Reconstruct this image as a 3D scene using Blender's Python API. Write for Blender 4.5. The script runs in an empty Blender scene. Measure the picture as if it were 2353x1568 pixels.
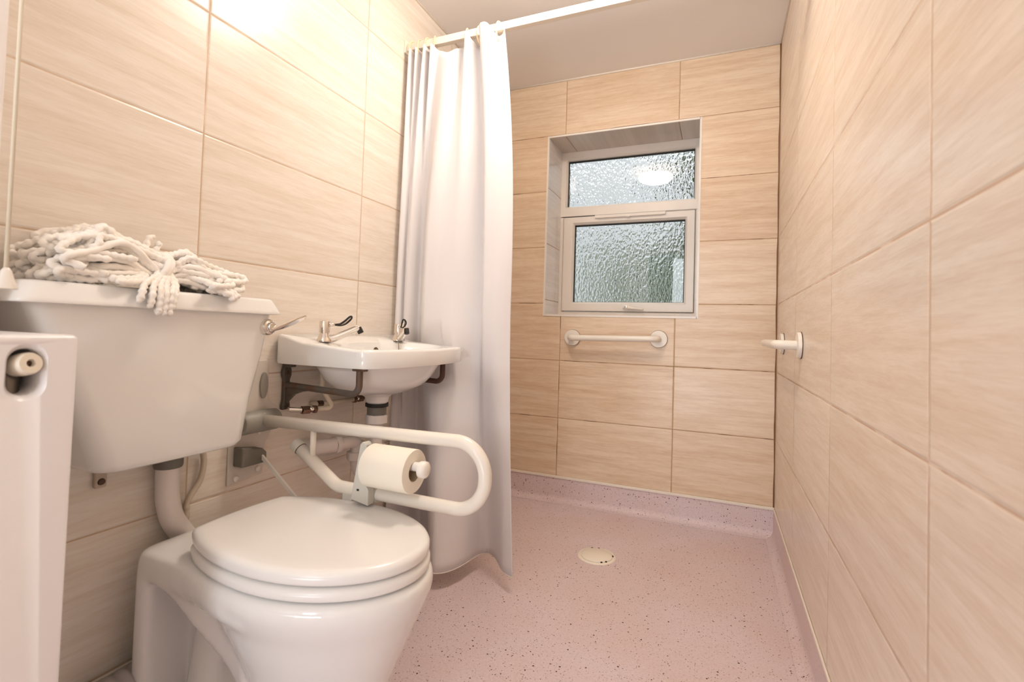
import bpy, bmesh, math, random
from mathutils import Vector, Matrix
random.seed(7)
S = bpy.context.scene
COL = S.collection
PI = math.pi
# room (metres, floor at z=0)
XL, XR, YB, ZC = -1.171, 0.241, 2.460, 2.224
YF = -2.05
TW, TH, Z0 = 0.573, 0.300, 0.131

# ------------------------------------------------------------------ helpers
OFF = {}
def bm_(): return bmesh.new()
def obj(name, bm, mat, parent=None, smooth=True, bevel=None, subsurf=0, label=None, autosmooth=None):
    off = OFF.get(parent, Vector((0,0,0))) if parent else Vector((0,0,0))
    if off.length: bmesh.ops.translate(bm, verts=bm.verts, vec=-off)
    bmesh.ops.recalc_face_normals(bm, faces=bm.faces)
    me = bpy.data.meshes.new(name); bm.to_mesh(me); bm.free()
    o = bpy.data.objects.new(name, me); COL.objects.link(o)
    if mat: me.materials.append(mat)
    if smooth:
        for p in me.polygons: p.use_smooth = True
        if autosmooth: me.set_sharp_from_angle(angle=math.radians(autosmooth))
    if parent:
        o.parent = parent
    OFF[o] = off.copy()
    if bevel:
        b = o.modifiers.new('bevel','BEVEL'); b.width = bevel; b.segments = 3; b.limit_method = 'ANGLE'; b.angle_limit = math.radians(40)
    if subsurf:
        s = o.modifiers.new('sub','SUBSURF'); s.levels = subsurf; s.render_levels = subsurf
    if label: o['label'] = label
    return o
def thing(name, label, cat, loc, group=None):
    o = bpy.data.objects.new(name, None); COL.objects.link(o)
    o.empty_display_size = .05; o.location = loc
    OFF[o] = Vector(loc)
    o['label'] = label; o['category'] = cat
    if group: o['group'] = group
    return o
def tag(o, label, cat, group=None):
    o['label'] = label; o['category'] = cat
    if group: o['group'] = group
    return o
def struct(o): o['kind'] = 'structure'; return o
def setorigin(o, p):
    p = Vector(p); o.data.transform(Matrix.Translation(-p)); o.location = p; OFF[o] = p
    return o

def box(bm, x0,x1,y0,y1,z0,z1):
    v = [bm.verts.new((x,y,z)) for z in (z0,z1) for y in (y0,y1) for x in (x0,x1)]
    for f in ((0,2,3,1),(4,5,7,6),(0,1,5,4),(2,6,7,3),(0,4,6,2),(1,3,7,5)):
        bm.faces.new([v[i] for i in f])
def quad(bm, pts): bm.faces.new([bm.verts.new(p) for p in pts])
def loft(bm, rings, cap0=True, cap1=True, closed=True):
    R = [[bm.verts.new(p) for p in r] for r in rings]
    n = len(R[0])
    for a,b in zip(R, R[1:]):
        for i in range(n if closed else n-1):
            j = (i+1) % n
            bm.faces.new((a[i],a[j],b[j],b[i]))
    if cap0: bm.faces.new(R[0][::-1])
    if cap1: bm.faces.new(R[-1])
    return R
def frame_of(d):
    d = Vector(d).normalized()
    a = Vector((0,0,1)) if abs(d.z) < .9 else Vector((1,0,0))
    u = d.cross(a).normalized(); v = d.cross(u).normalized()
    return d, u, v
def smoothpath(pts, n=8):
    P = [Vector(p) for p in pts]; out = []
    for i in range(len(P)-1):
        p0 = P[i-1] if i else P[0]*2-P[1]
        p1, p2 = P[i], P[i+1]
        p3 = P[i+2] if i+2 < len(P) else P[-1]*2-P[-2]
        for k in range(n):
            t = k/n
            out.append(.5*((2*p1)+(p2-p0)*t+(2*p0-5*p1+4*p2-p3)*t*t+(3*p1-p0-3*p2+p3)*t**3))
    out.append(P[-1]); return out
def fillet(pts, r, n=8):
    P = [Vector(p) for p in pts]; out = [P[0]]
    for i in range(1, len(P)-1):
        a, b, c = P[i-1], P[i], P[i+1]
        u = (a-b); v = (c-b)
        ri = r[i] if isinstance(r, dict) and i in r else (r if not isinstance(r, dict) else 0)
        if not ri: out.append(b); continue
        ang = u.angle(v); d = min(ri/math.tan(ang/2), u.length*.49, v.length*.49)
        u.normalize(); v.normalize()
        rr = d*math.tan(ang/2)
        cen = b + (u+v).normalized()*(rr/math.sin(ang/2))
        s = (b+u*d)-cen; e = (b+v*d)-cen
        th = s.angle(e); ax = s.cross(e).normalized()
        for k in range(n+1):
            out.append(cen + Matrix.Rotation(th*k/n, 3, ax) @ s)
    out.append(P[-1]); return out
def tube(bm, pts, r, n=16, cap=True, closed=False):
    P = [Vector(p) for p in pts]; N = len(P)
    rad = r if callable(r) else (lambda i: r)
    rings = []; u = None
    for i in range(N):
        if closed: d = P[(i+1)%N]-P[i-1]
        else: d = P[min(i+1,N-1)]-P[max(i-1,0)]
        d.normalize()
        if u is None: _,u,_ = frame_of(d)
        u = (u - d*u.dot(d)).normalized(); v = d.cross(u)
        rr = rad(i)
        rings.append([P[i]+u*rr*math.cos(2*PI*k/n)+v*rr*math.sin(2*PI*k/n) for k in range(n)])
    if closed: rings.append(rings[0]); R = loft(bm, rings, False, False); bmesh.ops.remove_doubles(bm, verts=bm.verts, dist=1e-6)
    else: loft(bm, rings, cap, cap)
def lathe(bm, origin, axis, prof, n=32):
    o = Vector(origin); d,u,v = frame_of(axis)
    rings = [[o+d*h+u*max(r,1e-5)*math.cos(2*PI*k/n)+v*max(r,1e-5)*math.sin(2*PI*k/n) for k in range(n)] for r,h in prof]
    loft(bm, rings, True, True)
def prism(bm, poly, fn, a, b):
    loft(bm, [[fn(p[0],p[1],a) for p in poly],[fn(p[0],p[1],b) for p in poly]])
def rrect(x0,x1,y0,y1,r,n=6):
    out = []
    for cx,cy,a0 in ((x1-r,y1-r,0),(x0+r,y1-r,PI/2),(x0+r,y0+r,PI),(x1-r,y0+r,1.5*PI)):
        for k in range(n+1):
            a = a0+PI/2*k/n; out.append((cx+r*math.cos(a), cy+r*math.sin(a)))
    return out
def egg(xc, yc, af, ar, b, xcut=None, n=96, p=2.0):
    out = []
    for k in range(n):
        t = 2*PI*k/n; c,s = math.cos(t), math.sin(t)
        cx = math.copysign(abs(c)**(2/p), c); sy = math.copysign(abs(s)**(2/p), s)
        x = xc+(af if c > 0 else ar)*cx
        if xcut is not None and x < xcut: x = xcut - .012*(1-(abs(sy)/.7)**2 if abs(sy)<.7 else 0)
        out.append((x, yc+b*sy))
    return out
def bake(o):
    dg = bpy.context.evaluated_depsgraph_get(); dg.update()
    me = bpy.data.meshes.new_from_object(o.evaluated_get(dg))
    o.modifiers.clear(); o.data = me
def cut(o, cutter):
    m = o.modifiers.new('b','BOOLEAN'); m.operation = 'DIFFERENCE'; m.object = cutter; m.solver = 'EXACT'
    bake(o); bpy.data.objects.remove(cutter)

# ------------------------------------------------------------------ materials
def lin(c):
    f = lambda v: v/12.92 if v <= .04045 else ((v+.055)/1.055)**2.4
    return tuple(f(x/255) for x in c)+(1.0,)
def mat(name, rgb, rough=.4, metal=0.0, spec=.5, **kw):
    m = bpy.data.materials.new(name); m.use_nodes = True
    b = m.node_tree.nodes['Principled BSDF']
    b.inputs['Base Color'].default_value = lin(rgb); b.inputs['Roughness'].default_value = rough
    b.inputs['Metallic'].default_value = metal; b.inputs['Specular IOR Level'].default_value = spec
    for k,v in kw.items(): b.inputs[k.replace('_',' ')].default_value = v
    return m
def grime(m, rgb2, scale=20, amt=.5, lo=.45, hi=.7, bump=0.0):
    nt = m.node_tree; N = nt.nodes; L = nt.links; b = N['Principled BSDF']
    tc = N.new('ShaderNodeTexCoord'); no = N.new('ShaderNodeTexNoise'); no.inputs['Scale'].default_value = scale; no.inputs['Detail'].default_value = 6
    L.new(tc.outputs['Object'], no.inputs['Vector'])
    mr = N.new('ShaderNodeMapRange'); mr.inputs[1].default_value = lo; mr.inputs[2].default_value = hi; mr.inputs[4].default_value = amt
    L.new(no.outputs['Fac'], mr.inputs[0])
    mx = N.new('ShaderNodeMix'); mx.data_type = 'RGBA'; mx.inputs['A'].default_value = b.inputs['Base Color'].default_value; mx.inputs['B'].default_value = lin(rgb2)
    L.new(mr.outputs[0], mx.inputs['Factor']); L.new(mx.outputs['Result'], b.inputs['Base Color'])
    if bump:
        bp = N.new('ShaderNodeBump'); bp.inputs['Strength'].default_value = bump; bp.inputs['Distance'].default_value = .002
        L.new(no.outputs['Fac'], bp.inputs['Height']); L.new(bp.outputs['Normal'], b.inputs['Normal'])
    return m

def tile_mat(name, axis, u0, z0, light, dark, grout, grout2, gw=.0022, seed=0.0, rough=.27):
    m = bpy.data.materials.new(name); m.use_nodes = True
    nt = m.node_tree; N = nt.nodes; L = nt.links; B = N['Principled BSDF']
    tc = N.new('ShaderNodeTexCoord'); sp = N.new('ShaderNodeSeparateXYZ'); L.new(tc.outputs['Object'], sp.inputs[0])
    def M(op, a, b=None, c=None):
        n = N.new('ShaderNodeMath'); n.operation = op
        for i,v in enumerate((a,b,c)):
            if v is None: continue
            if isinstance(v,(int,float)): n.inputs[i].default_value = v
            else: L.new(v, n.inputs[i])
        return n.outputs[0]
    U = sp.outputs[axis]; V = sp.outputs['Z']
    uu = M('DIVIDE', M('SUBTRACT', U, u0), TW); vv = M('DIVIDE', M('SUBTRACT', V, z0), TH)
    iu = M('FLOOR', uu); iv = M('FLOOR', vv)
    fu = M('FRACT', uu); fv = M('FRACT', vv)
    du = M('MULTIPLY', M('MINIMUM', fu, M('SUBTRACT', 1.0, fu)), TW)
    dv = M('MULTIPLY', M('MINIMUM', fv, M('SUBTRACT', 1.0, fv)), TH)
    dd = M('MINIMUM', du, dv)
    def MR(x, a, b, c, d):
        n = N.new('ShaderNodeMapRange'); n.interpolation_type = 'SMOOTHSTEP'
        L.new(x, n.inputs[0])
        for i,v in enumerate((a,b,c,d)): n.inputs[i+1].default_value = v
        return n.outputs[0]
    g = MR(dd, gw*.6, gw*1.1, 1.0, 0.0)          # 1 in the joints
    hgt = MR(dd, gw*.5, gw*2.6, 0.0, 1.0)
    cell = N.new('ShaderNodeCombineXYZ'); L.new(iu, cell.inputs[0]); L.new(iv, cell.inputs[1]); cell.inputs[2].default_value = seed
    wn = N.new('ShaderNodeTexWhiteNoise'); wn.noise_dimensions = '3D'; L.new(cell.outputs[0], wn.inputs['Vector'])
    def noise(su, sv, det, rgh, dist=0.0):
        cb = N.new('ShaderNodeCombineXYZ')
        L.new(M('MULTIPLY', U, su), cb.inputs[0]); L.new(M('MULTIPLY', V, sv), cb.inputs[1]); L.new(M('MULTIPLY', wn.outputs['Value'], 43.0), cb.inputs[2])
        n = N.new('ShaderNodeTexNoise'); n.inputs['Scale'].default_value = 1.0; n.inputs['Detail'].default_value = det; n.inputs['Roughness'].default_value = rgh; n.inputs['Distortion'].default_value = dist
        L.new(cb.outputs[0], n.inputs['Vector']); return n.outputs['Fac']
    big = MR(noise(2.2, 30, 4, .55, .25), .34, .66, 0, 1); mid = MR(noise(7, 95, 6, .65, .5), .38, .66, 0, 1); fine = MR(noise(26, 420, 4, .6), .38, .66, 0, 1)
    f = M('ADD', M('ADD', M('MULTIPLY', big, .42), M('MULTIPLY', mid, .34)), M('MULTIPLY', fine, .24))
    f = M('ADD', f, M('MULTIPLY', M('SUBTRACT', wn.outputs['Value'], .5), .22))
    mx = N.new('ShaderNodeMix'); mx.data_type = 'RGBA'; mx.inputs['A'].default_value = lin(light); mx.inputs['B'].default_value = lin(dark); L.new(f, mx.inputs['Factor'])
    gn = N.new('ShaderNodeTexNoise'); gn.inputs['Scale'].default_value = 9.0; gn.inputs['Detail'].default_value = 5; L.new(tc.outputs['Object'], gn.inputs['Vector'])
    gm = N.new('ShaderNodeMix'); gm.data_type = 'RGBA'; gm.inputs['A'].default_value = lin(grout); gm.inputs['B'].default_value = lin(grout2)
    L.new(MR(gn.outputs['Fac'], .5, .62, 0, 1), gm.inputs['Factor'])
    m2 = N.new('ShaderNodeMix'); m2.data_type = 'RGBA'; L.new(g, m2.inputs['Factor']); L.new(mx.outputs['Result'], m2.inputs['A']); L.new(gm.outputs['Result'], m2.inputs['B'])
    L.new(m2.outputs['Result'], B.inputs['Base Color'])
    bp = N.new('ShaderNodeBump'); bp.inputs['Strength'].default_value = .6; bp.inputs['Distance'].default_value = .0015; L.new(hgt, bp.inputs['Height'])
    b2 = N.new('ShaderNodeBump'); b2.inputs['Strength'].default_value = .03; b2.inputs['Distance'].default_value = .001; L.new(mid, b2.inputs['Height']); L.new(bp.outputs['Normal'], b2.inputs['Normal'])
    L.new(b2.outputs['Normal'], B.inputs['Normal'])
    L.new(M('ADD', M('MULTIPLY', g, .4), rough), B.inputs['Roughness']); B.inputs['Specular IOR Level'].default_value = .45
    return m
LT, DK = (240,232,222), (222,208,191)
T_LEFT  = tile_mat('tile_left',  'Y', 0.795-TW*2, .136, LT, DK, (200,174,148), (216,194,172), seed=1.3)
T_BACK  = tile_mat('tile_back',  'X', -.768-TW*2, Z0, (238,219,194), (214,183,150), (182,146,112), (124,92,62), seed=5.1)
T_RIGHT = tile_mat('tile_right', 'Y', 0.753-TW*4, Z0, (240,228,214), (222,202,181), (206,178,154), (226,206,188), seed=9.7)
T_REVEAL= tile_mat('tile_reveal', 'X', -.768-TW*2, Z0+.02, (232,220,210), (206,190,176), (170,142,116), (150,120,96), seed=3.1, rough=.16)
T_REVSIDE_DAYLIT= tile_mat('tile_reveal_side_daylit', 'Y', 2.44-TW*4, Z0+.02, (244,240,238), (226,220,216), (170,142,116), (150,120,96), seed=4.6, rough=.12)  # whitened tile colour: daylight on the reveal sides is painted in
CERAMIC = mat('ceramic', (238,236,233), .12, Coat_Weight=.35, Coat_Roughness=.04)
PLASTIC = mat('white_plastic', (238,231,222), .22)
SEATM   = mat('seat_plastic', (238,235,231), .2)
PVC     = mat('upvc', (238,230,220), .3)
PIPEW   = mat('pipe_white', (232,222,216), .35)
PIPECR  = mat('pipe_painted', (226,212,190), .4)
RAILW   = mat('rail_white', (240,232,220), .25)
GREYPL  = mat('grey_plastic', (150,146,136), .45)
DKGREY  = mat('dark_grey_plastic', (112,106,98), .45)
LTGREY  = mat('light_grey_plastic', (206,202,192), .42)
PLATE   = mat('plate_painted', (214,206,196), .35)
IRON    = grime(mat('cast_iron_paint', (92,84,76), .45), (98,66,44), 30, .7, .52, .62)
RUST    = mat('rusty_iron', (84,58,44), .6)
BRASSY  = mat('chrome_worn', (128,104,88), .25, 1.0)
CHROME  = mat('chrome', (228,222,214), .08, 1.0)
BLACK   = mat('black_rubber', (22,18,16), .5)
RADW    = mat('radiator_enamel', (236,233,233), .3)
DARKIN  = mat('valve_metal', (120,112,104), .3, .9)
CAPW    = mat('valve_cap', (232,222,204), .4)
CORDM   = mat('cord', (232,222,200), .7)
WALLPT  = mat('painted_wall', (238,232,228), .6)
CEILM   = mat('ceiling_paint', (247,243,240), .8)
SEALD   = mat('sealant_brown', (124,84,48), .5)
BEAD    = mat('white_bead', (240,230,216), .4)
TRIMW   = mat('tile_trim_white', (240,234,226), .25)
PAPER   = mat('paper', (243,235,220), .9, spec=.1)
YARN    = grime(mat('yarn', (253,248,242), .95, spec=.05), (247,236,220), 30, .6, .4, .7)
ALUW    = mat('rail_enamel', (238,228,212), .28)
RINGM   = mat('ring_plastic', (240,214,172), .35)
NUTW    = mat('nut_white', (230,222,216), .38)
GASKET  = mat('gasket', (24,24,22), .5)
COVERM  = mat('drain_cover', (244,234,218), .35)
CARD    = mat('cardboard_core', (196,176,150), .9)
HOSE    = mat('grey_hose', (196,180,160), .5)

def floor_mat():
    m = bpy.data.materials.new('vinyl_floor'); m.use_nodes = True
    nt = m.node_tree; N = nt.nodes; L = nt.links; B = N['Principled BSDF']
    tc = N.new('ShaderNodeTexCoord')
    def vor(scale, seed):
        mp = N.new('ShaderNodeMapping'); mp.inputs['Location'].default_value = (seed, seed*2, seed*.7); L.new(tc.outputs['Object'], mp.inputs[0])
        dn = N.new('ShaderNodeTexNoise'); dn.inputs['Scale'].default_value = 300; L.new(mp.outputs[0], dn.inputs['Vector'])
        ad = N.new('ShaderNodeMix'); ad.data_type = 'RGBA'; ad.blend_type = 'LINEAR_LIGHT'; ad.inputs['Factor'].default_value = .0018
        L.new(mp.outputs[0], ad.inputs['A']); L.new(dn.outputs['Color'], ad.inputs['B'])
        v = N.new('ShaderNodeTexVoronoi'); v.inputs['Scale'].default_value = scale; v.inputs['Randomness'].default_value = 1.0
        L.new(ad.outputs['Result'], v.inputs['Vector'])
        sc = N.new('ShaderNodeSeparateColor'); L.new(v.outputs['Color'], sc.inputs[0])
        return v.outputs['Distance'], sc
    def less(x, y):
        n = N.new('ShaderNodeMath'); n.operation = 'LESS_THAN'
        L.new(x, n.inputs[0])
        if isinstance(y, float): n.inputs[1].default_value = y
        else: L.new(y, n.inputs[1])
        return n.outputs[0]
    def mul(a, b):
        n = N.new('ShaderNodeMath'); n.operation = 'MULTIPLY'; L.new(a, n.inputs[0])
        if isinstance(b, float): n.inputs[1].default_value = b
        else: L.new(b, n.inputs[1])
        return n.outputs[0]
    no = N.new('ShaderNodeTexNoise'); no.inputs['Scale'].default_value = 3.5; no.inputs['Detail'].default_value = 6; L.new(tc.outputs['Object'], no.inputs['Vector'])
    n2 = N.new('ShaderNodeTexNoise'); n2.inputs['Scale'].default_value = 160; n2.inputs['Detail'].default_value = 4; L.new(tc.outputs['Object'], n2.inputs['Vector'])
    base = N.new('ShaderNodeMix'); base.data_type = 'RGBA'; base.inputs['A'].default_value = lin((224,207,209)); base.inputs['B'].default_value = lin((220,198,195))
    mr = N.new('ShaderNodeMapRange'); mr.inputs[1].default_value = .35; mr.inputs[2].default_value = .65; L.new(no.outputs['Fac'], mr.inputs[0]); L.new(mr.outputs[0], base.inputs['Factor'])
    b2 = N.new('ShaderNodeMix'); b2.data_type = 'RGBA'; b2.inputs['B'].default_value = lin((204,180,180)); L.new(base.outputs['Result'], b2.inputs['A'])
    mr2 = N.new('ShaderNodeMapRange'); mr2.inputs[1].default_value = .45; mr2.inputs[2].default_value = .75; mr2.inputs[4].default_value = .7; L.new(n2.outputs['Fac'], mr2.inputs[0]); L.new(mr2.outputs[0], b2.inputs['Factor'])
    cur = b2.outputs['Result']
    for scale, thr, seed, colr, frac in ((78, .22, 3.1, (70,48,42), .5), (120, .21, 8.4, (120,84,76), .75), (170, .26, 2.2, (150,112,106), .7), (105, .2, 5.5, (236,218,212), .4)):
        d, sc = vor(scale, seed)
        r = mul(sc.outputs['Red'], thr)
        f = mul(less(d, r), less(sc.outputs['Green'], frac))
        mx = N.new('ShaderNodeMix'); mx.data_type = 'RGBA'; L.new(f, mx.inputs['Factor']); L.new(cur, mx.inputs['A']); mx.inputs['B'].default_value = lin(colr)
        cur = mx.outputs['Result']
    L.new(cur, B.inputs['Base Color']); B.inputs['Roughness'].default_value = .42; B.inputs['Specular IOR Level'].default_value = .4
    bp = N.new('ShaderNodeBump'); bp.inputs['Strength'].default_value = .25; bp.inputs['Distance'].default_value = .0006; L.new(n2.outputs['Fac'], bp.inputs['Height']); L.new(bp.outputs['Normal'], B.inputs['Normal'])
    return m
FLOOR = floor_mat()

def curtain_mat():
    m = bpy.data.materials.new('curtain_cloth'); m.use_nodes = True
    nt = m.node_tree; N = nt.nodes; L = nt.links; B = N['Principled BSDF']
    B.inputs['Base Color'].default_value = lin((243,238,237)); B.inputs['Roughness'].default_value = .55; B.inputs['Specular IOR Level'].default_value = .3
    tr = N.new('ShaderNodeBsdfTranslucent'); tr.inputs['Color'].default_value = lin((250,246,246))
    mx = N.new('ShaderNodeMixShader'); mx.inputs[0].default_value = .15
    L.new(B.outputs[0], mx.inputs[1]); L.new(tr.outputs[0], mx.inputs[2]); L.new(mx.outputs[0], N['Material Output'].inputs['Surface'])
    tc = N.new('ShaderNodeTexCoord'); no = N.new('ShaderNodeTexNoise'); no.inputs['Scale'].default_value = 14; no.inputs['Detail'].default_value = 3
    mp = N.new('ShaderNodeMapping'); mp.inputs['Scale'].default_value = (1,1,.3); L.new(tc.outputs['Object'], mp.inputs[0]); L.new(mp.outputs[0], no.inputs['Vector'])
    bp = N.new('ShaderNodeBump'); bp.inputs['Strength'].default_value = .25; bp.inputs['Distance'].default_value = .01; L.new(no.outputs['Fac'], bp.inputs['Height']); L.new(bp.outputs['Normal'], B.inputs['Normal'])
    return m
CURT = curtain_mat()

def glass_mat():
    m = bpy.data.materials.new('obscure_glass'); m.use_nodes = True
    nt = m.node_tree; N = nt.nodes; L = nt.links; B = N['Principled BSDF']
    B.inputs['Base Color'].default_value = (.93,.96,.94,1); B.inputs['Transmission Weight'].default_value = 1.0; B.inputs['Roughness'].default_value = .06; B.inputs['IOR'].default_value = 1.5
    tc = N.new('ShaderNodeTexCoord'); mp = N.new('ShaderNodeMapping'); mp.inputs['Scale'].default_value = (1.0,1.0,.55); L.new(tc.outputs['Object'], mp.inputs[0])
    dn = N.new('ShaderNodeTexNoise'); dn.inputs['Scale'].default_value = 45; dn.inputs['Detail'].default_value = 2; L.new(mp.outputs[0], dn.inputs['Vector'])
    ad = N.new('ShaderNodeMix'); ad.data_type = 'RGBA'; ad.blend_type = 'LINEAR_LIGHT'; ad.inputs['Factor'].default_value = .012; L.new(mp.outputs[0], ad.inputs['A']); L.new(dn.outputs['Color'], ad.inputs['B'])
    v = N.new('ShaderNodeTexVoronoi'); v.feature = 'SMOOTH_F1'; v.inputs['Scale'].default_value = 92; v.inputs['Smoothness'].default_value = .35; L.new(ad.outputs['Result'], v.inputs['Vector'])
    bp = N.new('ShaderNodeBump'); bp.inputs['Strength'].default_value = .75; bp.inputs['Distance'].default_value = .0065; L.new(v.outputs['Distance'], bp.inputs['Height'])
    L.new(bp.outputs['Normal'], B.inputs['Normal'])
    return m
GLASS = glass_mat()
GLASS_IN = mat('glass_inner_face', (245,250,247), .015, Transmission_Weight=1.0, IOR=1.5)
def emit(name, rgb, strength):
    m = bpy.data.materials.new(name); m.use_nodes = True
    B = m.node_tree.nodes['Principled BSDF']; B.inputs['Base Color'].default_value = lin(rgb)
    B.inputs['Emission Color'].default_value = lin(rgb); B.inputs['Emission Strength'].default_value = strength
    return m

# ------------------------------------------------------------------ room shell
TK = .12
b = bm_(); box(b, XL-TK, XR+TK, YF-TK, YB+.4, -.1, 0); struct(obj('floor', b, FLOOR, smooth=False))
b = bm_(); box(b, XL-TK, XR+TK, YF-TK, YB+.4, ZC, ZC+.1); struct(obj('ceiling', b, CEILM, smooth=False))
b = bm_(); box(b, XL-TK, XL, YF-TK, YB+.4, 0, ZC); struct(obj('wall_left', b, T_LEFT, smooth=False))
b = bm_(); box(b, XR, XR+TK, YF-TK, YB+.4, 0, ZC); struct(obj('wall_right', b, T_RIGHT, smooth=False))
WX0, WX1, WZ0, WZ1 = -.860, -.097, .970, 1.922
WT = .33
b = bm_()
box(b, XL, WX0, YB, YB+WT, 0, ZC); box(b, WX1, XR, YB, YB+WT, 0, ZC)
box(b, WX0, WX1, YB, YB+WT, 0, WZ0); box(b, WX0, WX1, YB, YB+WT, WZ1, ZC)
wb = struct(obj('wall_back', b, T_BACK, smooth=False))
# tile-lined reveal of the window
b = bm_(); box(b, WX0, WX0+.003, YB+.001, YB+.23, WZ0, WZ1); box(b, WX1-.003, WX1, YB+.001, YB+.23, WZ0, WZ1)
obj('reveal_side', b, T_REVSIDE_DAYLIT, wb, smooth=False)
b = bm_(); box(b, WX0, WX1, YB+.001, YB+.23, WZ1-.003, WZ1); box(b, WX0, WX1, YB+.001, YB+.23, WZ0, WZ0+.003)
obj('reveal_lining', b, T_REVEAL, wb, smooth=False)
# front wall behind the camera with an open doorway
b = bm_(); box(b, XL, -1.0, YF-TK, YF, 0, ZC); box(b, .19, XR, YF-TK, YF, 0, ZC); box(b, -1.0, .19, YF-TK, YF, 2.10, ZC)
struct(obj('wall_front', b, WALLPT, smooth=False))
# boxed-in painted pier at the near left
PX, PY = -1.0, .374
b = bm_(); box(b, XL+.001, PX, YF+.001, PY, 0, ZC-.001); struct(obj('wall_near_left', b, WALLPT, smooth=False, bevel=.004))

# coved vinyl upstands
def cove(name, mapfn, a0, a1, h=.122):
    prof = [(0,h),(.0035,h),(.0035,.036)]
    R = .033
    for k in range(1,9):
        t = PI/2*k/8; prof.append((.0035+R-R*math.cos(t), .036-R*math.sin(t)+.0))
    prof += [(.0035+R+.001,.0005),(0,.0005)]
    b = bm_(); loft(b, [[mapfn(d,z,a) for d,z in prof] for a in (a0,a1)]); struct(obj(name, b, FLOOR, autosmooth=40))
cove('baseboard_back', lambda d,z,a:(a,YB-d,z), XL, XR)
cove('baseboard_right', lambda d,z,a:(XR-d,a,z), YF, YB)
cove('baseboard_left', lambda d,z,a:(XL+d,a,z), PY+.001, YB)
def strip(name, x0,x1,y0,y1,z0,z1, m, bev=.002):
    b = bm_(); box(b, x0,x1,y0,y1,z0,z1); return struct(obj(name, b, m, smooth=False, bevel=bev))
strip('trim_1', XL, XR, YB-.008, YB, .1215, .134, BEAD)
strip('trim_2', XR-.005, XR, YF, YB, .1225, .132, BEAD)
strip('trim_3', XL, XL+.006, PY+.001, YB, .1215, .134, BEAD)
# brown mastic in the back right corner, pale beads at the ceiling
b = bm_(); tube(b, [(XR-.001, YB-.001, .134+1.0*k*(ZC-.134)/24*1.0) for k in range(25)], lambda i: .0042+.0012*math.sin(i*2.1)+.0006*math.sin(i*5.3), 8); struct(obj('trim_4', b, SEALD))
b = bm_(); tube(b, [(XL,YB-.001,ZC-.001),(XR,YB-.001,ZC-.001)], .006, 8); struct(obj('trim_5', b, BEAD))
b = bm_(); tube(b, [(XL+.001,PY,ZC-.001),(XL+.001,YB,ZC-.001)], .0045, 8); struct(obj('trim_6', b, BEAD))
b = bm_(); tube(b, [(XR-.001,YF,ZC-.001),(XR-.001,YB,ZC-.001)], .004, 8); struct(obj('trim_7', b, BEAD))
# tile edge trim round the window opening
b = bm_()
e = .007
for x0,x1,z0,z1 in ((WX0-e,WX0+.002,WZ0-e,WZ1+e),(WX1-.002,WX1+e,WZ0-e,WZ1+e),(WX0,WX1,WZ1-.002,WZ1+e),(WX0,WX1,WZ0-e,WZ0+.002)):
    box(b, x0,x1,YB-.003,YB+.004,z0,z1)
struct(obj('trim_8', b, TRIMW, smooth=False))

# ------------------------------------------------------------------ window
W = thing('window_1', 'white window with a fixed light above an opening sash, obscure glass', 'window', (-.478, YB+.23, WZ0)); W['kind'] = 'structure'
YW = YB+.23     # front plane of the frame
def frame(bm, ox0,ox1,oz0,oz1, ix0,ix1,iz0,iz1, y0,y1, ch=.006):
    # mitred frame with a small chamfer towards the glass
    outer = [(ox0,oz0),(ox1,oz0),(ox1,oz1),(ox0,oz1)]; inner = [(ix0,iz0),(ix1,iz0),(ix1,iz1),(ix0,iz1)]
    sg = [(-1,-1),(1,-1),(1,1),(-1,1)]
    rings = [[(p[0],y1,p[1]) for p in outer], [(p[0],y0,p[1]) for p in outer],
             [(p[0]+s[0]*ch,y0,p[1]+s[1]*ch) for p,s in zip(inner,sg)], [(p[0],y0+ch*1.6,p[1]) for p in inner], [(p[0],y1,p[1]) for p in inner]]
    rings.append(rings[0]); loft(bm, rings, False, False); bmesh.ops.remove_doubles(bm, verts=bm.verts, dist=1e-6)
FZM = 1.560   # transom
b = bm_(); frame(b, WX0+.003,WX1-.003, FZM-.018,WZ1-.003, -.823,-.130,1.604,1.872, YW, YW+.06, .008)
frame(b, WX0+.003,WX1-.003, WZ0+.003,FZM-.018, -.836,-.122,1.001,1.541, YW, YW+.06, .005)
obj('window_frame', b, PVC, W, smooth=False, bevel=.0015)
b = bm_(); frame(b, -.834,-.124,1.003,1.538, -.774,-.172,1.054,1.496, YW-.006, YW+.05, .010)
sash = obj('sash', b, PVC, W, smooth=False, bevel=.002)
def pane(name, x0,x1,z0,z1,par,y):
    b = bm_(); box(b, x0,x1,y,y+.005,z0,z1); p = obj(name, b, GLASS, par, smooth=False); p.data.materials.append(GLASS_IN)
    for f_ in p.data.polygons:
        if f_.normal.y < -.5: f_.material_index = 1
    b = bm_(); frame(b, x0-.004,x1+.004,z0-.004,z1+.004, x0+.0045,x1-.0045,z0+.002,z1-.007, y-.005,y+.008,.001); obj('gasket', b, GASKET, p if False else par, smooth=False)
pane('fixed_pane', -.823,-.130,1.604,1.872, W, YW+.032)
pane('sash_pane', -.774,-.172,1.054,1.496, sash, YW+.026)
b = bm_(); box(b, -.652,-.271,YW-.018,YW+.002,1.524,1.540); box(b, -.640,-.283,YW-.021,YW-.017,1.5225,1.527)
tv = obj('trickle_vent', b, PVC, W, smooth=False, bevel=.002)
b = bm_(); box(b, -.474,-.456,YW-.026,YW-.017,1.519,1.5245); obj('vent_slider', b, PVC, tv, smooth=False, bevel=.001)
b = bm_(); tube(b, [(-.465-.018,YW-.014,1.026),(-.465,YW-.016,1.026),(-.465+.02,YW-.018,1.022),(-.465+.09,YW-.022,1.016)], lambda i:(.010,.012,.009,.006)[i], 12)
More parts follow.
